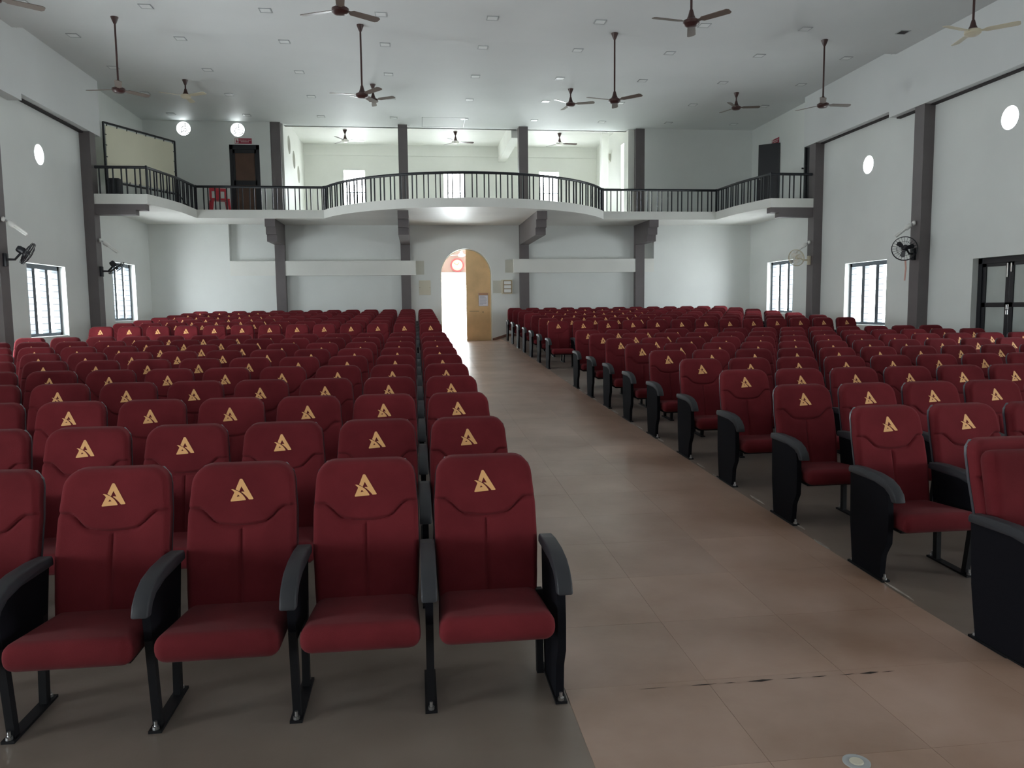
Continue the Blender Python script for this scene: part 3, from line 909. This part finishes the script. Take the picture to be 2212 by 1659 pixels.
bracket_lamp((XR - .27, 16.62, 3.55), -1, 'white tube lamp above the fan with pink ribbon')
bracket_lamp((XR - .27, 21.37, 3.52), -1, 'white tube lamp above the cream cage fan')

# ------------------------------------------------------------------ floor socket
t = thing('floor_socket', 'small round white floor socket let into the aisle tiles', 'floor socket', (1.61, 2.61, .004))
MB().lathe([(0, 0), (.05, 0), (.05, .004), (.036, .006), (.03, .003), (0, .003)], 24).build('ring', 'lamp_trim', t, smooth=40)
MB().lathe([(0, .003), (.026, .003), (.024, .007), (0, .007)], 24).build('cap', 'switch_cream', t, smooth=40)

# ------------------------------------------------------------------ auditorium chairs
def lerp_tab(tab, z):
    for (a, b), (c, d) in zip(tab, tab[1:]):
        if z <= c:
            f = max(0, min(1, (z - a) / (c - a))); f = f * f * (3 - 2 * f) * .5 + f * .5
            return b + (d - b) * f
    return tab[-1][1]
ZB0, ZT, RCN = .35, 1.008, .075
WT_ = [(.30, .226), (.48, .238), (.62, .2445), (.78, .2435), (.90, .234), (1.02, .220)]
def hw_(z): return lerp_tab(WT_, z)
def yb(z):
    t = (z - .42) / .59
    return .300 + .185 * t + .012 * math.sin(PI * min(max(t, 0), 1) * 1.0) * -1
def row_w(z):
    w = hw_(z)
    q = z - (ZT - RCN)
    if q > 0:
        w = w - RCN + math.sqrt(max(RCN * RCN - q * q, 0))
    return w
def bdist(x, z):
    w = hw_(z)
    dx, dt = w - abs(x), ZT - z
    if dx < RCN and dt < RCN:
        d = RCN - math.hypot(RCN - dx, RCN - dt)
    else:
        d = min(dx, dt)
    return max(0, min(d, z - ZB0))
def zg(x):
    a = abs(x)
    f = max(0, min(1, (a - .095) / .10)); f = f * f * (3 - 2 * f)
    return .735 + .012 * (a / .1) ** 2 * (a < .1) + (.012 if a >= .1 else 0) + .07 * f
def ysurf(x, z):
    RR = .030
    d = bdist(x, z)
    off = RR - math.sqrt(max(RR * RR - (RR - min(d, RR)) ** 2, 0))
    g1 = z - zg(x)
    gr = .013 * math.exp(-(g1 / .0095) ** 2)
    if z < zg(0) + .004:
        gr = max(gr, .012 * math.exp(-(x / .0095) ** 2))
    puff = -.008 * (1 - math.exp(-max(g1, 0) / .03)) + .012 * (abs(x) / .25) ** 2 * -1 * .8
    return yb(z) + off + gr + puff
def make_back(nc, nr, mi=0):
    m = MB(); rows = []
    zs = []
    for i in range(nr + 1):
        t = i / nr
        zs.append(ZB0 + (ZT - ZB0) * (1 - (1 - t) ** 1.12))
    zs += []
    for z in zs:
        w = row_w(z); b = len(m.v)
        for k in range(nc + 1):
            s_ = -1 + 2 * k / nc
            s_ = math.sin(s_ * PI / 2 * .88) / math.sin(PI / 2 * .88)
            x = w * s_
            m.v.append((x, ysurf(x, z), z))
        rows.append(b)
    for a, b in zip(rows, rows[1:]):
        for k in range(nc):
            m.face((a + k, a + k + 1, b + k + 1, b + k), mi)
    # rim to the back plane
    loop = [rows[0] + k for k in range(nc + 1)] + [r + nc for r in rows[1:]] + [rows[-1] + k for k in range(nc - 1, -1, -1)] + [r for r in rows[-2:0:-1]]
    b = len(m.v)
    for i in loop:
        x, y, z = m.v[i]
        m.v.append((x, yb(z) + .062, z))
    n = len(loop)
    for i in range(n):
        jn = (i + 1) % n
        m.face((loop[i], loop[jn], b + jn, b + i), mi)
    return m
def make_shell(nr, mi=0):
    m = MB(); rows = []
    for i in range(nr + 1):
        z = .34 + (ZT - .012 - .34) * i / nr
        zz = min(max(z, .36), ZT)
        w = row_w(zz) + .004
        b = len(m.v)
        for yy in (yb(z) + .055, yb(z) + .083):
            for k in range(7):
                s_ = -1 + 2 * k / 6
                m.v.append((w * s_ * (1 if yy < yb(z) + .06 else .97), yy + .012 * (1 - s_ * s_), z))
        rows.append(b)
    for a, b in zip(rows, rows[1:]):
        for k in range(6):
            m.face((a + k, a + k + 1, b + k + 1, b + k), mi)
            m.face((a + 7 + k, b + 7 + k, b + 8 + k, a + 8 + k), mi)
        m.face((a, b, b + 7, a + 7), mi); m.face((a + 6, a + 13, b + 13, b + 6), mi)
    for k in range(6):
        a = rows[-1]; m.face((a + k, a + k + 1, a + 8 + k, a + 7 + k), mi)
        a = rows[0]; m.face((a + k, a + 7 + k, a + 8 + k, a + k + 1), mi)
    return m
EM1 = [(1045, 275), (1065, 262), (1110, 262), (1132, 282), (1490, 872), (1468, 890), (1352, 893), (1298, 826), (1230, 760), (1160, 700), (1095, 656), (1135, 647), (1205, 657), (1105, 492), (1040, 640), (1000, 615), (928, 575)]
EM2 = [(790, 572), (840, 568), (905, 590), (1000, 632), (1080, 682), (1150, 742), (1210, 815), (1256, 885), (1248, 908), (800, 935), (782, 915), (893, 665), (850, 612)]
EMH = [(1010, 733), (1067, 787), (972, 801)]
def make_emblem(mi=0):
    m = MB(); sc = .103 / 708
    def P(p):
        x, z = (p[0] - 1136) * sc, .847 + (935 - p[1]) * sc
        return (x, ysurf(x, z) - .0016, z)
    for outer, hole in ((EM1, None), (EM2, EMH)):
        bm = bmesh.new()
        for lp in (outer, hole):
            if not lp: continue
            vs2 = [bm.verts.new((p[0], 0, -p[1])) for p in lp]
            for i in range(len(vs2)): bm.edges.new((vs2[i], vs2[(i + 1) % len(vs2)]))
        bmesh.ops.triangle_fill(bm, edges=bm.edges[:], use_beauty=True, normal=(0, -1, 0))
        m.bm(bm, lambda x, y, z: P((x, -z)), mi)
        bm.free()
    return m
def seat_fn(x, y, z):
    t = (y + .14) / .47
    top = max(0, min(1, (z - .335) / .1))
    z2 = z - .045 * t * top - .02 * t * (1 - top) + .014 * (1 - (x / .25) ** 2) * top
    x2 = x * (1 - .05 * t)
    return (x2, y, z2 + .004)
def make_seat(seg=5, mi=0):
    m = MB(); m.rbox(-.246, .246, -.155, .33, .325, .442, .050, seg, seat_fn, mi); return m
def make_pan(mi=0): return MB().rbox(-.215, .215, -.06, .30, .305, .352, .012, 1, mi=mi)
ARM = [(.372, .628), (.362, .644), (.25, .656), (.09, .658), (-.02, .645), (-.09, .616), (-.137, .575), (-.155, .528), (-.106, .522), (-.08, .560), (-.03, .588), (.08, .604), (.372, .600)]
def make_arm(mi=0):
    bm = bmesh.new()
    n = len(ARM)
    v0 = [bm.verts.new((-.033, y, z)) for y, z in ARM]; v1 = [bm.verts.new((.033, y, z)) for y, z in ARM]
    bm.faces.new(v0[::-1]); bm.faces.new(v1)
    for i in range(n): bm.faces.new((v0[i], v0[(i + 1) % n], v1[(i + 1) % n], v1[i]))
    bmesh.ops.recalc_face_normals(bm, faces=bm.faces[:])
    ed = [e_ for e_ in bm.edges if e_.calc_face_angle(0) > 1.0]
    bmesh.ops.bevel(bm, geom=ed, offset=.008, segments=2, profile=.5, affect='EDGES')
    m = MB(); m.bm(bm, None, mi); bm.free()
    return m
def make_armp(mi=0): return MB().prism([(-.082, .558), (-.06, .40), (-.03, .355), (.31, .345), (.36, .602), (.08, .606), (-.03, .590)], 'x', -.016, .016, mi)
def leg(y0, y1, mi=0):
    m = MB(); w, d = .016, .019
    b = len(m.v)
    m.v += [(-w, y0 - d, 0), (w, y0 - d, 0), (w, y0 + d, 0), (-w, y0 + d, 0), (-w, y1 - d, .40), (w, y1 - d, .40), (w, y1 + d, .40), (-w, y1 + d, .40)]
    for q in ((0, 3, 2, 1), (4, 5, 6, 7), (0, 1, 5, 4), (1, 2, 6, 5), (2, 3, 7, 6), (3, 0, 4, 7)): m.face([b + i for i in q], mi)
    return m
def make_bar(mi=0): return MB().box(-.026, .026, -.05, .34, 0, .012, mi)
def make_bolt(mi=0): return MB().lathe([(0, 0), (.014, 0), (.014, .012), (.007, .014), (.007, .034), (0, .036)], 8, mi=mi)
ENDP = [(-.005, .010), (.300, .010), (.345, .28), (.36, .50), (.368, .602), (.08, .606), (-.03, .590), (-.055, .50), (-.068, .38), (-.066, .25), (-.03, .185), (-.018, .16)]
def make_endp(mi=0): return MB().prism(ENDP, 'x', -.018, .018, mi)

CM = {
    'backrest': make_back(110, 124).mesh('backrest', 'fabric_red', 50),
    'backrest_far': make_back(36, 40).mesh('backrest', 'fabric_red', 50),
    'emblem': make_emblem().mesh('emblem', 'emblem_gold'),
    'back_shell': make_shell(18).mesh('back_shell', 'plastic_shell', 50),
    'seat': make_seat().mesh('seat', 'fabric_red', 60),
    'seat_pan': make_pan().mesh('seat_pan', 'metal_black'),
    'armrest': make_arm().mesh('armrest', 'plastic_arm', 50),
    'arm_panel': make_armp().mesh('arm_panel', 'panel_black'),
    'leg_f': leg(0.0, -.045).mesh('leg', 'metal_black'),
    'leg_r': leg(.27, .295).mesh('leg', 'metal_black'),
    'foot_bar': make_bar().mesh('foot_bar', 'metal_black'),
    'bolt': make_bolt().mesh('bolt', 'bolt_steel', 40),
    'end_panel': make_endp().mesh('end_panel', 'panel_black', 30),
}
DX = .565
XLc, XRc = .31, 3.12
YF = [3.253 + 1.147 * k for k in range(10)] + [16.62 + 1.26 * k for k in range(7)]
def in_frame(X, Y):
    inv = mw.inverted()
    for dx in (-.26, .26):
        for dy, z in ((.45, .98), (0, .4), (0, 0)):
            p = inv @ Vector((X + dx, Y + dy, gz(Y) + z))
            if p.z > -.2: continue
            u = 1106 + FPX * p.x / -p.z; v = 829.5 - FPX * p.y / -p.z
            if -160 < u < 2372 and -5 < v < 1664: return True
    return False
def chair(X, row, side, k):
    Y = YF[row]
    slope = math.atan2(gz(Y + .3) - gz(Y), .3)
    sec = 'front' if row < 10 else 'rear'
    rw = row if row < 10 else row - 10
    where = 'under the laced screen' if side == 'L' else 'beside the glazed door'
    pos = 'on the central aisle' if k == 0 else '%s from central aisle' % ORD[k]
    lb = 'maroon chair %s, %s row, %s section %s' % (pos, ORD[rw], sec, where)
    tipped = (side == 'R' and row == 0 and k == 0)
    if tipped: lb = 'maroon aisle chair with tipped up seat, first row beside the glazed door'
    t = thing('auditorium_chair', lb, 'chair', (X, Y, gz(Y)), (slope, 0, 0), group='%s section chairs %s' % (sec, where))
    near = row < 6
    bk = place('backrest', CM['backrest'] if near else CM['backrest_far'], t)
    place('emblem', CM['emblem'], bk)
    place('back_shell', CM['back_shell'], t)
    st = place('seat', CM['seat'], t)
    if tipped:
        a = R(97); hy, hz = .315, .40; st.scale = (1, 1.22, 1)
        st.rotation_euler = (-a, 0, 0)
        c, s_ = math.cos(-a), math.sin(-a); ly = hy * 1.22
        st.location = (0, hy - (ly * c - hz * s_), hz - (ly * s_ + hz * c))
    elif near or k == 0:
        place('seat_pan', CM['seat_pan'], t)
    sx = -1 if side == 'L' else 1
    x = sx * DX / 2
    place('armrest', CM['armrest'], t, (x, 0, 0)); place('arm_panel', CM['arm_panel'], t, (x, 0, 0))
    if row < 8 or k < 2:
        place('leg', CM['leg_f'], t, (x, 0, 0)); place('leg', CM['leg_r'], t, (x, 0, 0)); place('foot_bar', CM['foot_bar'], t, (x, 0, 0))
    if row < 3:
        place('bolt', CM['bolt'], t, (x, -.034, .012)); place('bolt', CM['bolt'], t, (x, .32, .012))
    if k == 0:
        x = -x
        place('armrest', CM['armrest'], t, (x, 0, 0)); place('end_panel', CM['end_panel'], t, (x, 0, 0)); place('foot_bar', CM['foot_bar'], t, (x, 0, 0))
        place('leg', CM['leg_r'], t, (x + sx * .045, 0, 0))
        if row < 6:
            place('bolt', CM['bolt'], t, (x, -.034, .012)); place('bolt', CM['bolt'], t, (x, .32, .012))
# low version for the joined remainder
low = MB()
low.add(make_back(14, 16), Matrix(), lambda m: 0)
low.add(make_emblem(), Matrix(), lambda m: 1)
low.add(make_shell(6), Matrix(), lambda m: 2)
low.add(make_seat(2), Matrix(), lambda m: 0)
stand = MB()
stand.add(make_arm(), Matrix(), lambda m: 3); stand.add(make_armp(), Matrix(), lambda m: 4)
stand.add(leg(0, -.045), Matrix(), lambda m: 4); stand.add(leg(.27, .295), Matrix(), lambda m: 4)
endst = MB(); endst.add(make_arm(), Matrix(), lambda m: 3); endst.add(make_endp(), Matrix(), lambda m: 4)
rest = MB()
for row in range(17):
    for side in 'LR':
        for k in range(13):
            X = XLc - DX * k if side == 'L' else XRc + DX * k
            if row < 15 and in_frame(X, YF[row]):
                chair(X, row, side, k)
            elif row >= 15:
                Y = YF[row]
                M = Matrix.Translation((X, Y, gz(Y))) @ Matrix.Rotation(math.atan2(gz(Y + .3) - gz(Y), .3), 4, 'X')
                rest.add(low, M)
                sx = -1 if side == 'L' else 1
                rest.add(stand, M @ Matrix.Translation((sx * DX / 2, 0, 0)))
                if k == 0: rest.add(endst, M @ Matrix.Translation((-sx * DX / 2, 0, 0)))
rest.build('auditorium_chairs', ['fabric_red', 'emblem_gold', 'plastic_shell', 'plastic_arm', 'panel_black'], smooth=40,
           label='remaining maroon chairs of the last two rows by the rear wall', cat='chairs', kind='stuff')
